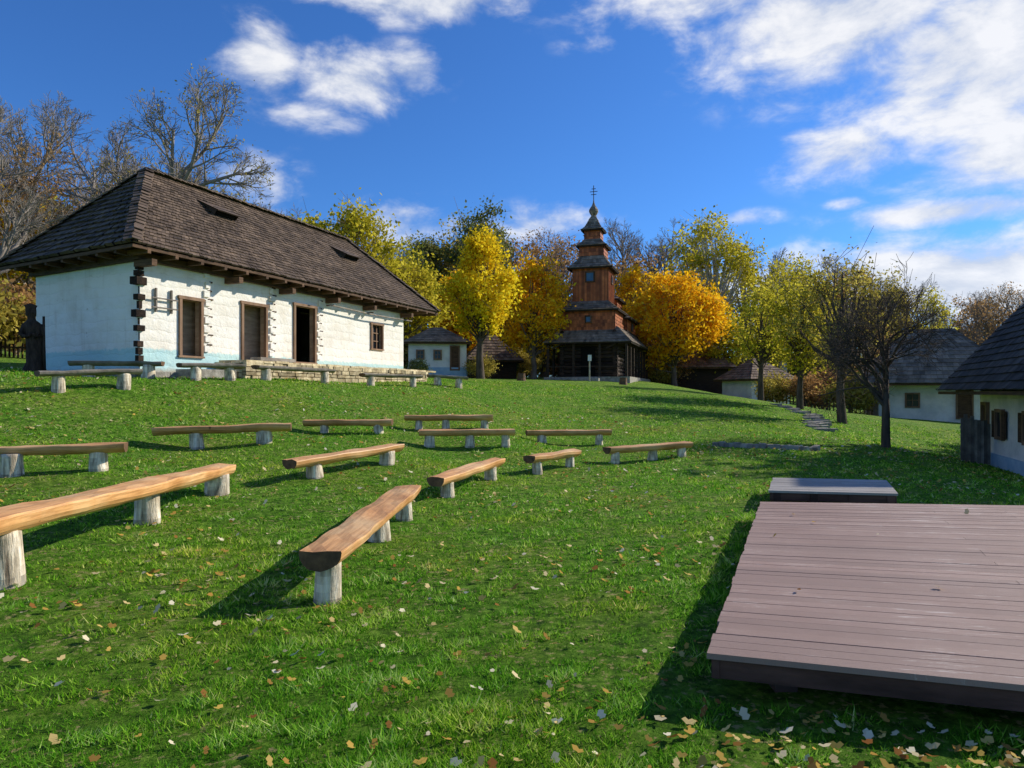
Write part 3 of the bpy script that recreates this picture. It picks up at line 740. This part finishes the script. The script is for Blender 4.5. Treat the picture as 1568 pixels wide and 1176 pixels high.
roof4(rf,0,8.0,(1.8,1.6),3.85,(.3,.3),5.0,RG); 
w.build('log_and_shingle_walls',CH); rf.build('tiered_roofs',CH)
def lathe(mb,cx,cy,prof,n,mat):
    b=len(mb.v)
    for z,r in prof:
        for j in range(n): q=2*math.pi*(j+.5)/n; mb.v.append((cx+r*math.cos(q),cy+r*math.sin(q),z))
    for k in range(len(prof)-1):
        for j in range(n): mb.f.append((b+k*n+j,b+k*n+(j+1)%n,b+(k+1)*n+(j+1)%n,b+(k+1)*n+j)); mb.m.append(mb.mi(mat)); mb.r.append(random.random())
def onion(mb,cx,cy,z,s):
    lathe(mb,cx,cy,[(z,.22*s),(z+.12*s,.24*s),(z+.2*s,.17*s),(z+.35*s,.27*s),(z+.5*s,.34*s),(z+.65*s,.33*s),(z+.8*s,.24*s),(z+.95*s,.13*s),(z+1.15*s,.06*s),(z+1.4*s,.025*s)],10,RG)
    zz=z+1.3*s
    mb.box((cx,cy,zz+.55*s),(.025,0,0),(0,.025,0),(0,0,.55*s),MAT['iron'])
    for h,l in((.45,.20),(.66,.28),(.86,.15)): mb.box((cx,cy-.001,zz+h*s),(l*s,0,0),(0,.02,0),(0,0,.02),MAT['iron'])
mb=MB(); onion(mb,0,0,11.7,1.0); onion(mb,0,4.4,8.4,.7); onion(mb,0,8.0,4.9,.6); mb.build('onion_cupolas_and_crosses',CH)
mb=MB()
for k in range(4): mb.box((-2.75+k*1.83,-2.45,1.4),(.08,0,0),(0,.08,0),(0,0,1.2),DK,.8)
for k in range(1,8): 
    for s in(-1,1): mb.box((s*2.75,-2.45+k*1.55,1.4),(.08,0,0),(0,.08,0),(0,0,1.2),DK,.8)
mb.box((0,-2.45,.95),(2.8,0,0),(0,.03,0),(0,0,.04),DK,.9)
for s in(-1,1): mb.box((s*1.9,-2.45,2.45),(.55,0,.25),(0,.03,0),(0,0,.05),DK,.9)
mb.box((0,3.1,-.1),(3.0,0,0),(0,5.75,0),(0,0,.33),MAT['greystone'],.8)
mb.box((0,-3.0,-.1),(1.0,0,0),(0,.35,0),(0,0,.22),MAT['greystone'],1)
mb.build('porch_posts_and_base',CH)
mb=MB()
for (cx,cy,nx,ny,z,hw,hh) in((0,-1.31,0,-1,7.3,.3,.34),(0,-1.91,0,-1,4.25,.2,.22),(1.31,0,1,0,7.2,.22,.26),(2.12,4.4,1,0,4.2,.25,.3)):
    T=Vector((-ny,nx,0)); Nn=Vector((nx,ny,0)); c=Vector((cx,cy,z))
    mb.box(c,T*hw,Nn*.03,(0,0,hh),MAT['bluewin'],.6)
    for s in(-1,1):
        mb.box(c+T*s*hw+Nn*.03,T*.05,Nn*.04,(0,0,hh+.05),MAT['timber']); mb.box(c+Vector((0,0,s*hh))+Nn*.03,T*(hw-.051),Nn*.035,(0,0,.05),MAT['timber'])
mb.box((0,-2.05,1.3),(.5,0,0),(0,.04,0),(0,0,1.0),MAT['black'],.2)
mb.build('windows_and_door',CH)
sp=empty('sign_post',(5.1,45.5,G(5.1,45.5))); mb=MB(); mb.tube([(0,0,-.1),(0,0,1.7)],[.05,.045],8,MAT['leg'],r=.6); mb.box((0,-.07,1.55),(.12,0,0),(0,.015,0),(0,0,.2),MAT['white'],.9); mb.build('post_and_board',sp)

# ------------------------------------------------------------------ vegetation
def grow_tree(seed,nch,L0,r0,ratio,ang,wob=.12,trop=.06,trunk=.28,first=.35):
    rnd=random.Random(seed); segs=[]; tipl=[]
    maxd=len(nch)
    def g(p,d,L,r,dep):
        n=5 if dep<2 else (4 if dep<maxd-1 else (3 if dep<maxd else 2)); pts=[p]; ds=[d]
        for i in range(n):
            wv=wob*(1 if dep else .35)
            d=(d+Vector((rnd.gauss(0,wv),rnd.gauss(0,wv),rnd.gauss(0,wv)+trop*(1 if dep else 0)))).normalized()
            p=p+d*(L/n); pts.append(p); ds.append(d)
        r1=r*.45 if dep<maxd else r*.3
        segs.append((pts,[r+(r1-r)*i/n for i in range(n+1)],7 if dep==0 else (5 if dep==1 else (4 if dep==2 else 3))))
        if dep>=maxd-1: tipl.extend(pts[1:])
        if dep<maxd:
            for k in range(nch[dep]):
                lo=trunk if dep==0 else first
                t=lo+(1-lo)*((k+rnd.random())/nch[dep]); i=min(n-1,int(t*n)); q=pts[i].lerp(pts[i+1],t*n-i)
                dd=ds[i+1]; ax=dd.cross(Vector((rnd.gauss(0,1),rnd.gauss(0,1),rnd.gauss(0,1)))).normalized()
                a=math.radians(rnd.gauss(ang,9)); nd=(dd*math.cos(a)+dd.cross(ax)*math.sin(a)+ax*rnd.gauss(0,.1)).normalized()
                rr=(r+(r1-r)*t)*.62
                g(q,nd,L*ratio*rnd.uniform(.75,1.2)*(1.15-.45*t),rr,dep+1)
    g(Vector((0,0,-.2)),Vector((rnd.uniform(-.06,.06),rnd.uniform(-.06,.06),1)).normalized(),L0,r0,0)
    return segs,tipl
def wood_mesh(name,segs,mat,minr=.006):
    mb=MB()
    for pts,rad,n in segs: mb.tube(pts,[max(minr,q) for q in rad],n,mat,cap=False,r=.5)
    me=bpy.data.meshes.new(name); me.from_pydata(mb.v,[],mb.f); me.materials.append(mat)
    me.polygons.foreach_set('use_smooth',[True]*len(mb.f)); me.update(); return me
def leaves_mesh(name,centers,size,mat,seed,shade=None,spread=.0,flat=.6):
    rg=np.random.default_rng(seed); c=np.asarray(centers,float); N=len(c)
    if spread: c=c+rg.normal(0,spread,(N,3))
    a=rg.normal(size=(N,3)); a/=np.linalg.norm(a,axis=1)[:,None]; b=np.cross(a,rg.normal(size=(N,3))); b/=np.linalg.norm(b,axis=1)[:,None]
    s=size*rg.uniform(.6,1.3,N)[:,None]
    V=np.stack([c-a*s,c-b*s*flat,c+a*s,c+b*s*flat],1).reshape(-1,3)
    rr=rg.normal(.5,.18,N)+(shade if shade is not None else 0)
    return np_mesh(name,V,np.arange(4*N).reshape(-1,4),np.clip(rr,0,1),mat)
def clump_crown(seed,H,base,rx,rz,K,per,lsize,crad):
    rg=np.random.default_rng(seed); cz=base+rz; cs=[]
    while len(cs)<K:
        p=rg.uniform(-1,1,3); q=np.linalg.norm(p)
        if q>1 or q<.25 : continue
        bump=.80+.42*mnoise.noise(Vector(p*2.1/q)+Vector((seed*3.1,0,0)))
        p=p/q*(q**.5)*bump
        if p[2]<-.5 and rg.random()<.3: continue
        taper=1-.25*max(0,p[2])
        cs.append(np.array([p[0]*rx*taper,p[1]*rx*taper,cz+p[2]*rz]))
    segs=[]; rnd=random.Random(seed)
    tr=[Vector((0,0,-.2)),Vector((rnd.uniform(-.1,.1),rnd.uniform(-.1,.1),base*.6)),Vector((rnd.uniform(-.2,.2),rnd.uniform(-.2,.2),base+rz*.6)),Vector((0,0,base+rz*1.5))]
    R=.03*H; segs.append((tr,[R,R*.75,R*.5,R*.1],8))
    C=[];S=[]
    for c in cs:
        cv=Vector(c); z=base*.7+(c[2]-base)*.45
        p0=Vector((0,0,max(base*.55,z))); mid=p0.lerp(cv,.5)+Vector((rnd.gauss(0,.15),rnd.gauss(0,.15),-.05*(cv-p0).length))
        segs.append(([p0,mid,cv],[R*.28,R*.16,R*.05],4))
        n=int(per*rnd.uniform(.4,1.5)); cr=crad*rnd.uniform(.6,1.3)
        pts=rg.normal(0,1,(n,3))*np.array([cr,cr,cr*.75])*.6+c
        C.append(pts); S.append(np.full(n,rnd.gauss(0,.16)))
        for _ in range(4):
            e=cv+Vector(rg.normal(0,1,3)*cr*.9); segs.append(([cv,e],[R*.05,R*.02],3))
    return segs,np.concatenate(C),np.concatenate(S)

LM={
 'gold':leaf_mat('gold_leaves',(.64,.29,.012),(1.0,.76,.05),.5,mid=(.94,.56,.015)),
 'yellow':leaf_mat('yellow_leaves',(.50,.35,.015),(1.0,.86,.06),.5,mid=(.88,.65,.02)),
 'olive':leaf_mat('olive_leaves',(.19,.15,.03),(.70,.56,.13),.45,mid=(.42,.34,.06)),
 'lime':leaf_mat('yellow_green_leaves',(.27,.25,.02),(.82,.70,.09),.5,mid=(.57,.49,.035)),
 'green':leaf_mat('green_leaves',(.08,.10,.03),(.44,.40,.14),.4,mid=(.20,.22,.055)),
 'rust':leaf_mat('rust_leaves',(.24,.13,.05),(.70,.43,.18),.45,mid=(.46,.27,.10)),
}
def leafy(seed,H,base,rx,rz,K,per,ls,cr,leaf,bark='bark'):
    s,c,sh=clump_crown(seed,H,base,rx,rz,K,per,ls,cr)
    return (wood_mesh('w%d'%seed,s,MAT[bark],.01),leaves_mesh('l%d'%seed,c,ls,LM[leaf],seed,sh))
def place(name,meshes,x,y,s=1,rot=0,sz=None,dz=0):
    P=empty(name,(x,y,G(x,y)+dz),rot); P.scale=(s,s,sz or s)
    link('trunk_and_branches',meshes[0],P)
    if len(meshes)>1: link('crown',meshes[1],P)
    return P
def ux(u,d): return (u-784)/1060*d
place('yellow_linden_tree',leafy(1,9.3,2.2,2.2,3.4,80,190,.11,.62,'yellow','bark_dark'),-1.9,42)
place('golden_maple_tree',leafy(2,8,1.2,2.4,3.6,70,160,.12,.75,'gold'),1.5,49,1.05)
place('golden_maple_tree',leafy(3,9,1.0,4.1,4.0,130,170,.13,.85,'gold'),13.4,57,1.1)
place('golden_maple_tree',leafy(4,8,1.0,2.3,3.0,60,150,.14,.8,'gold'),-4.3,60,1.25)
place('autumn_ash_tree',leafy(5,16,6,3.6,5.0,60,110,.15,.95,'lime','bark_pale'),20.6,70,1.12)
place('autumn_ash_tree',leafy(6,14,4,3.0,5,50,90,.15,.9,'lime','bark_pale'),26.5,68)
place('green_oak_tree',leafy(7,17,7,3.6,5,85,140,.16,.95,'green'),-3.5,72,1.05)
place('green_oak_tree',leafy(8,15,6,2.6,4.5,60,130,.16,.9,'green'),-9.4,75)
place('yellow_green_tree',leafy(9,11.5,2.5,5.0,4.2,120,140,.13,.95,'lime'),ux(515,46),46,1.0)
place('yellow_green_tree',leafy(10,9,2,3.6,3.4,80,140,.14,.9,'lime'),ux(610,50),50,1)
lt=leafy(11,8,2,2.0,3.2,45,130,.10,.7,'lime','bark_dark')
place('yellow_green_tree',lt,ux(1225,36),36,.88)
place('yellow_green_tree',leafy(12,7,2,2.0,2.4,40,110,.10,.7,'lime','bark_dark'),ux(1165,43),43,1.05)
place('yellow_green_tree',leafy(13,7,1.6,2.2,2.8,50,130,.13,.8,'lime','bark_dark'),ux(1110,60),60,1.0)
place('autumn_cherry_tree',leafy(14,7,2,2.0,2.7,60,75,.07,.7,'olive','bark_dark'),ux(1290,31),31,1.12)
place('golden_maple_tree',leafy(15,9,2,3.5,4,90,90,.12,.9,'gold'),ux(-20,37),37,.95)
def bare(seed,nch,L0,r0,ratio,ang,mat,minr=.008,**k):
    s,t=grow_tree(seed,nch,L0,r0,ratio,ang,**k); return wood_mesh('b%d'%seed,s,MAT[mat],minr),t
fm,ft=bare(21,(10,7,6,5),2.6,.12,.72,48,'bark_dark',minr=.0045,trunk=.4,trop=.05,wob=.16)
zmax=max(p.z for p in ft)
place('bare_apple_tree',(fm,),10.8,20,5.45/zmax,.6)
bm1,bt1=bare(22,(11,9,7,7),8,.30,.52,44,'bark_grey',trunk=.25,trop=.05,wob=.14)
bm2,bt2=bare(23,(11,8,7,5),8,.26,.50,38,'bark_grey',trunk=.2,trop=.08,wob=.12)
bm3,bt3=bare(24,(11,8,6,5),7,.24,.55,45,'bark',trunk=.25,trop=.04,wob=.15)
h1=max(p.z for p in bt1);h2=max(p.z for p in bt2);h3=max(p.z for p in bt3)
def sparse(bt,n,seed,leaf,size=.09): 
    rg=np.random.default_rng(seed); idx=rg.integers(0,len(bt),n); return leaves_mesh('sp%d'%seed,np.array([bt[i] for i in idx]),size,LM[leaf],seed,None,.22)
sp3=sparse(bt3,3000,31,'rust',.08); sp1=sparse(bt1,2500,32,'olive',.05)
place('bare_walnut_tree',(bm1,sp1),ux(205,38),38,15.3/h1,.3)
place('bare_walnut_tree',(bm1,sp1),ux(290,44),44,14.0/h1,2.6)
place('bare_ash_tree',(bm2,),ux(150,42),42,15/h2,1.0)
place('bare_ash_tree',(bm3,sp3),ux(75,38),38,12.5/h3,1.9)
place('bare_ash_tree',(bm2,),ux(-25,30),30,12.5/h2,2.9)
place('bare_walnut_tree',(bm1,),ux(-60,44),44,17/h1,.9)
place('bare_cherry_tree',(bm3,sp3),ux(1535,46),46,9.3/h3,.2)
place('bare_cherry_tree',(bm3,),ux(1500,52),52,9.0/h3,3.2)
P2=leafy(16,8,2,2.8,3.0,70,120,.13,.8,'olive')
place('autumn_cherry_tree',P2,21.5,20.8,1.35,.5); place('autumn_cherry_tree',P2,25.5,24.5,1.3,2.5); place('autumn_cherry_tree',P2,28.5,29,1.1,1.5); place('autumn_cherry_tree',P2,35,35,1.1,2.5)
W=empty('background_woodland')
kinds=[leafy(41,14,3.5,3.6,5.2,60,95,.16,1.05,'olive'),leafy(42,13,3,3.4,5,60,95,.16,1.0,'lime'),leafy(43,13,2.5,3.6,5.2,60,100,.17,1.05,'gold'),
       leafy(44,14,3.5,3.4,5.2,60,60,.15,1.0,'rust'),(bm2,),(bm1,),(bm3,sp3),leafy(45,14,5,3.0,4.5,45,60,.15,.9,'lime','bark_pale')]
rw=random.Random(5)
def wood(u,d,top,k,sx=1):
    x=ux(u,d); z=G(x,d); H=1.6+(600-top)/1060*d-z
    ref={0:14,1:13,2:13,3:14,4:h2,5:h1,6:h3,7:14}[k]; s=H/ref
    e=bpy.data.objects.new('woodland_tree',None); e.location=(x,d,z); e.rotation_euler=(0,0,rw.random()*6); e.scale=(s*sx,s*sx,s); e.parent=W; col.objects.link(e)
    for j,m in enumerate(kinds[k]): link('tree_part',m,e)
for u,d,top,k in [(640,70,370,7),(665,82,370,4),(690,78,345,0),(790,80,345,3),(830,74,350,6),(860,82,345,3),(815,66,400,2),(760,85,360,4),
  (940,80,325,4),(960,72,375,3),(985,84,350,4),(1005,78,345,5),(1035,85,340,4),(975,66,400,2),(1060,80,350,7),(1140,76,380,7),(1175,80,370,4),(1200,72,395,7),
  (1230,76,385,7),(1265,82,380,4),(1295,74,400,3),(1330,80,410,4),(1360,76,420,0),(1395,84,420,4),(1430,72,440,7),(1465,80,440,5),(1500,76,440,3),(1535,82,440,6),(1570,76,430,4),(1610,80,430,0),
  (560,66,370,1),(590,76,350,4),(470,64,320,1),(420,60,300,4),(350,62,300,0),(280,60,290,6),(180,58,270,6),(100,56,260,6),(30,55,300,2),(-40,52,280,6),(150,70,260,4),(60,66,280,1),(-100,55,300,1),
  (1660,78,420,1),(1720,80,430,3),(-180,60,300,0),(730,64,410,2),(700,60,430,2),(1180,62,470,1),(1260,58,470,1),(1330,60,480,3),(1420,62,490,1)]:
    wood(u,d,top,k)
U=empty('undergrowth')
sh1=leafy(51,3.4,.1,2.2,1.7,40,90,.13,.8,'olive'); sh2=leafy(52,3.4,.1,2.2,1.7,40,90,.13,.8,'rust'); sh3=leafy(53,3.4,.1,2.2,1.7,40,90,.13,.8,'green')
for i in range(90):
    d=rw.uniform(66,92); u=rw.uniform(-150,1750); x=ux(u,d); s=rw.uniform(1.0,2.0)
    k=rw.choice([sh1,sh2,sh3,sh1])
    e=bpy.data.objects.new('shrub',None); e.location=(x,d,G(x,d)-.2); e.rotation_euler=(0,0,rw.random()*6); e.scale=(s,s,s); e.parent=U; col.objects.link(e)
    for m in k: link('shrub_part',m,e)
for (u,d,s,k) in [(640,40,.3,sh3),(700,48,.45,sh3),(735,44,.45,sh1),(1190,46,.6,sh1),(1235,44,.6,sh2),(1265,46,.8,sh2),(1300,42,.7,sh1),(1330,50,.9,sh2),(1360,48,.8,sh1),(1080,62,.6,sh1),(1040,60,.8,sh2),(1010,58,.6,sh1),(800,56,.7,sh1),(770,54,.6,sh3),(20,30,.9,sh2),(-30,28,1,sh1)]:
    x=ux(u,d); place('shrub',k,x,d,s,rw.random()*6)

# ------------------------------------------------------------------ small things
mb=MB(); 
for i in range(34):
    f=i/33; x=14.0+(12.6-14.0)*f+math.sin(f*5)*.5+random.uniform(-.35,.35); y=36-(9.5)*f; z=G(x,y)
    mb.box((x,y,z+.02),(random.uniform(.15,.4),random.uniform(-.1,.1),0),(random.uniform(-.06,.06),random.uniform(.1,.2),0),(0,0,.06),MAT['greystone'],random.uniform(.6,1))
mb.build('stone_path')
mb=MB()
for i in range(22):
    q=math.radians(195+i*7.2); x=6.55+1.35*math.cos(q); y=18.0+.6*math.sin(q); z=G(x,y)
    mb.box((x,y,z+.03),(.08,random.uniform(-.02,.02),0),(random.uniform(-.02,.02),.07,0),(0,0,random.uniform(.05,.10)),MAT['greystone'])
mb.build('stone_edging')
gt=empty('plank_fence'); mb=MB(); a=Vector((12.75,19.6,0)); b=Vector((13.6,19.75,0))
for i in range(9):
    p=a.lerp(b,i/8); z=G(p.x,p.y); h=random.uniform(1.15,1.35)
    mb.box((p.x,p.y,z+h/2),(.045,0,0),(0,.015,0),(0,0,h/2),MAT['grey_seat'])
mb.build('planks',gt); mb=MB()
for z in(.35,.95): mb.box(((a.x+b.x)/2,a.y+.12,G(a.x,a.y)+z),(.45,.07,0),(0,.02,0),(0,0,.04),MAT['grey_seat'])
mb.build('rails',gt)
def picket(name,x0,y0,x1,y1,h,mat,sp=.22):
    P=empty(name); mb=MB(); a=Vector((x0,y0,0)); b=Vector((x1,y1,0)); L=(b-a).length; t=(b-a)/L; nn=Vector((t.y,-t.x,0)); n=int(L/sp)
    for i in range(n+1):
        p=a+t*(i*sp); z=G(p.x,p.y); hh=h*random.uniform(.9,1.08)
        mb.box((p.x,p.y,z+hh/2),t*.035,nn*.015,(0,0,hh/2),mat)
    for f in(.3,.8):
        for i in range(int(L/2)+1):
            p=a+t*min(L,i*2); q=a+t*min(L,(i+1)*2)
            if (q-p).length<.05: continue
            P0=Vector((p.x,p.y,G(p.x,p.y)+h*f)); Q0=Vector((q.x,q.y,G(q.x,q.y)+h*f)); mb.box((P0+Q0)/2+nn*.035,(Q0-P0)/2,nn*.02,(0,0,.035),mat)
    mb.build('pickets',P)
picket('picket_fence',17,47,23,43.5,1.1,MAT['grey_seat'])
picket('wooden_fence',-30,27,-17.5,29,1.4,MAT['church_dark'],.16)
for (x,y) in((.55,41),(6.9,43)):
    s=empty('tree_stump',(x,y,G(x,y))); mb=MB(); mb.tube([(0,0,-.1),(0,0,.15),(0.02,0,.45)],[.3,.24,.22],12,MAT['timber'],jit=.08,capmat=MAT['endgrain']); mb.build('stump_body',s)

# ------------------------------------------------------------------ world
wd=bpy.data.worlds.new('World'); scene.world=wd; wd.use_nodes=True; nt=wd.node_tree; nt.nodes.clear()
S=Vector((.905*math.cos(math.radians(29)),.425*math.cos(math.radians(29)),math.sin(math.radians(29)))).normalized()
sky=nt.nodes.new('ShaderNodeTexSky'); sky.sky_type='NISHITA'; sky.sun_disc=False
sky.sun_elevation=math.radians(29); sky.sun_rotation=math.atan2(.905,.425); sky.air_density=1.0; sky.dust_density=.3; sky.ozone_density=3.0
tc=nt.nodes.new('ShaderNodeTexCoord'); D=tc.outputs['Generated']
sep=nt.nodes.new('ShaderNodeSeparateXYZ'); nt.links.new(D,sep.inputs[0])
az=math_n(nt,'ARCTAN2',sep.outputs[0],sep.outputs[1]); el=math_n(nt,'ARCSINE',sep.outputs[2])
cx=nt.nodes.new('ShaderNodeCombineXYZ'); nt.links.new(math_n(nt,'MULTIPLY',az,4.0),cx.inputs[0]); nt.links.new(math_n(nt,'MULTIPLY',el,7.5),cx.inputs[1])
n1=noise_n(nt,cx.outputs[0],2.3,10,.60,.2); n2=noise_n(nt,cx.outputs[0],.9,4,.5,.2)
blobs=[(-.345,.425,.05,.04,1.05),(-.22,.415,.085,.035,1.05),(-.145,.43,.045,.03,.95),(-.135,.515,.15,.028,1.15),
 (.30,.52,.18,.05,1.05),(.46,.46,.18,.08,1.15),(.60,.38,.15,.12,1.2),(.455,.305,.08,.04,1.0),(.64,.28,.11,.06,1.15),(.57,.217,.12,.017,1.15),(.56,.135,.26,.05,1.4),
 (-.154,.24,.07,.035,.75),(.043,.235,.09,.028,.85),(.316,.232,.05,.012,.8),(-.35,.27,.06,.05,.7),(.45,.24,.025,.009,.75),(.13,.46,.06,.014,.55),(-.28,.365,.07,.02,.6),
 (-1.2,.4,.3,.1,1),(-1.8,.3,.4,.1,1),(1.2,.5,.3,.15,1),(1.7,.3,.4,.12,1),(2.6,.35,.4,.15,1),(-2.5,.5,.4,.15,1)]
acc=None
for a,e,wa,we,s in blobs:
    dx=math_n(nt,'DIVIDE',math_n(nt,'SUBTRACT',az,a),wa); dy=math_n(nt,'DIVIDE',math_n(nt,'SUBTRACT',el,e),we)
    q=math_n(nt,'ADD',math_n(nt,'MULTIPLY',dx,dx),math_n(nt,'MULTIPLY',dy,dy))
    g=math_n(nt,'MULTIPLY',math_n(nt,'EXPONENT',math_n(nt,'MULTIPLY',q,-.7)),s)
    acc=g if acc is None else math_n(nt,'MAXIMUM',acc,g)
dens=math_n(nt,'ADD',math_n(nt,'MULTIPLY',acc,.68),math_n(nt,'MULTIPLY',math_n(nt,'SUBTRACT',n1,.5),1.6))
dens=math_n(nt,'ADD',dens,math_n(nt,'MULTIPLY',math_n(nt,'SUBTRACT',n2,.5),.2))
mr=nt.nodes.new('ShaderNodeMapRange'); mr.interpolation_type='SMOOTHSTEP'; mr.inputs[1].default_value=.15; mr.inputs[2].default_value=.82
nt.links.new(dens,mr.inputs[0])
fac=math_n(nt,'MULTIPLY',mr.outputs[0],math_n(nt,'MULTIPLY',ramp(nt,acc,[(.12,(0,0,0)),(.38,(1,1,1))]),.93))
tint=mixc(nt,1.0,sky.outputs[0],(.33,.66,1.12),'MULTIPLY')
shadec=ramp(nt,n1,[(.40,(4.4,4.8,5.6)),(.62,(6.9,6.9,7.0))])
fin=mixc(nt,fac,tint,shadec)
bg=nt.nodes.new('ShaderNodeBackground'); bg.inputs[1].default_value=.14; nt.links.new(fin,bg.inputs[0])
ow=nt.nodes.new('ShaderNodeOutputWorld'); nt.links.new(bg.outputs[0],ow.inputs[0])
sl=bpy.data.lights.new('sun','SUN'); sl.energy=5.0; sl.angle=math.radians(.5); sl.color=(1,.935,.81)
so=bpy.data.objects.new('sun',sl); so.rotation_euler=S.to_track_quat('Z','Y').to_euler(); so.location=(40,20,40); col.objects.link(so)

cam=bpy.data.cameras.new('camera'); cam.lens=36*1060/1568; cam.sensor_width=36; cam.shift_y=-(588-600)/1568; cam.clip_end=3000; cam.clip_start=.05
co=bpy.data.objects.new('camera',cam); co.location=(0,0,1.6); co.rotation_euler=(math.pi/2,0,0); col.objects.link(co); scene.camera=co
scene.view_settings.view_transform='Standard'; scene.view_settings.look='None'; scene.view_settings.exposure=0
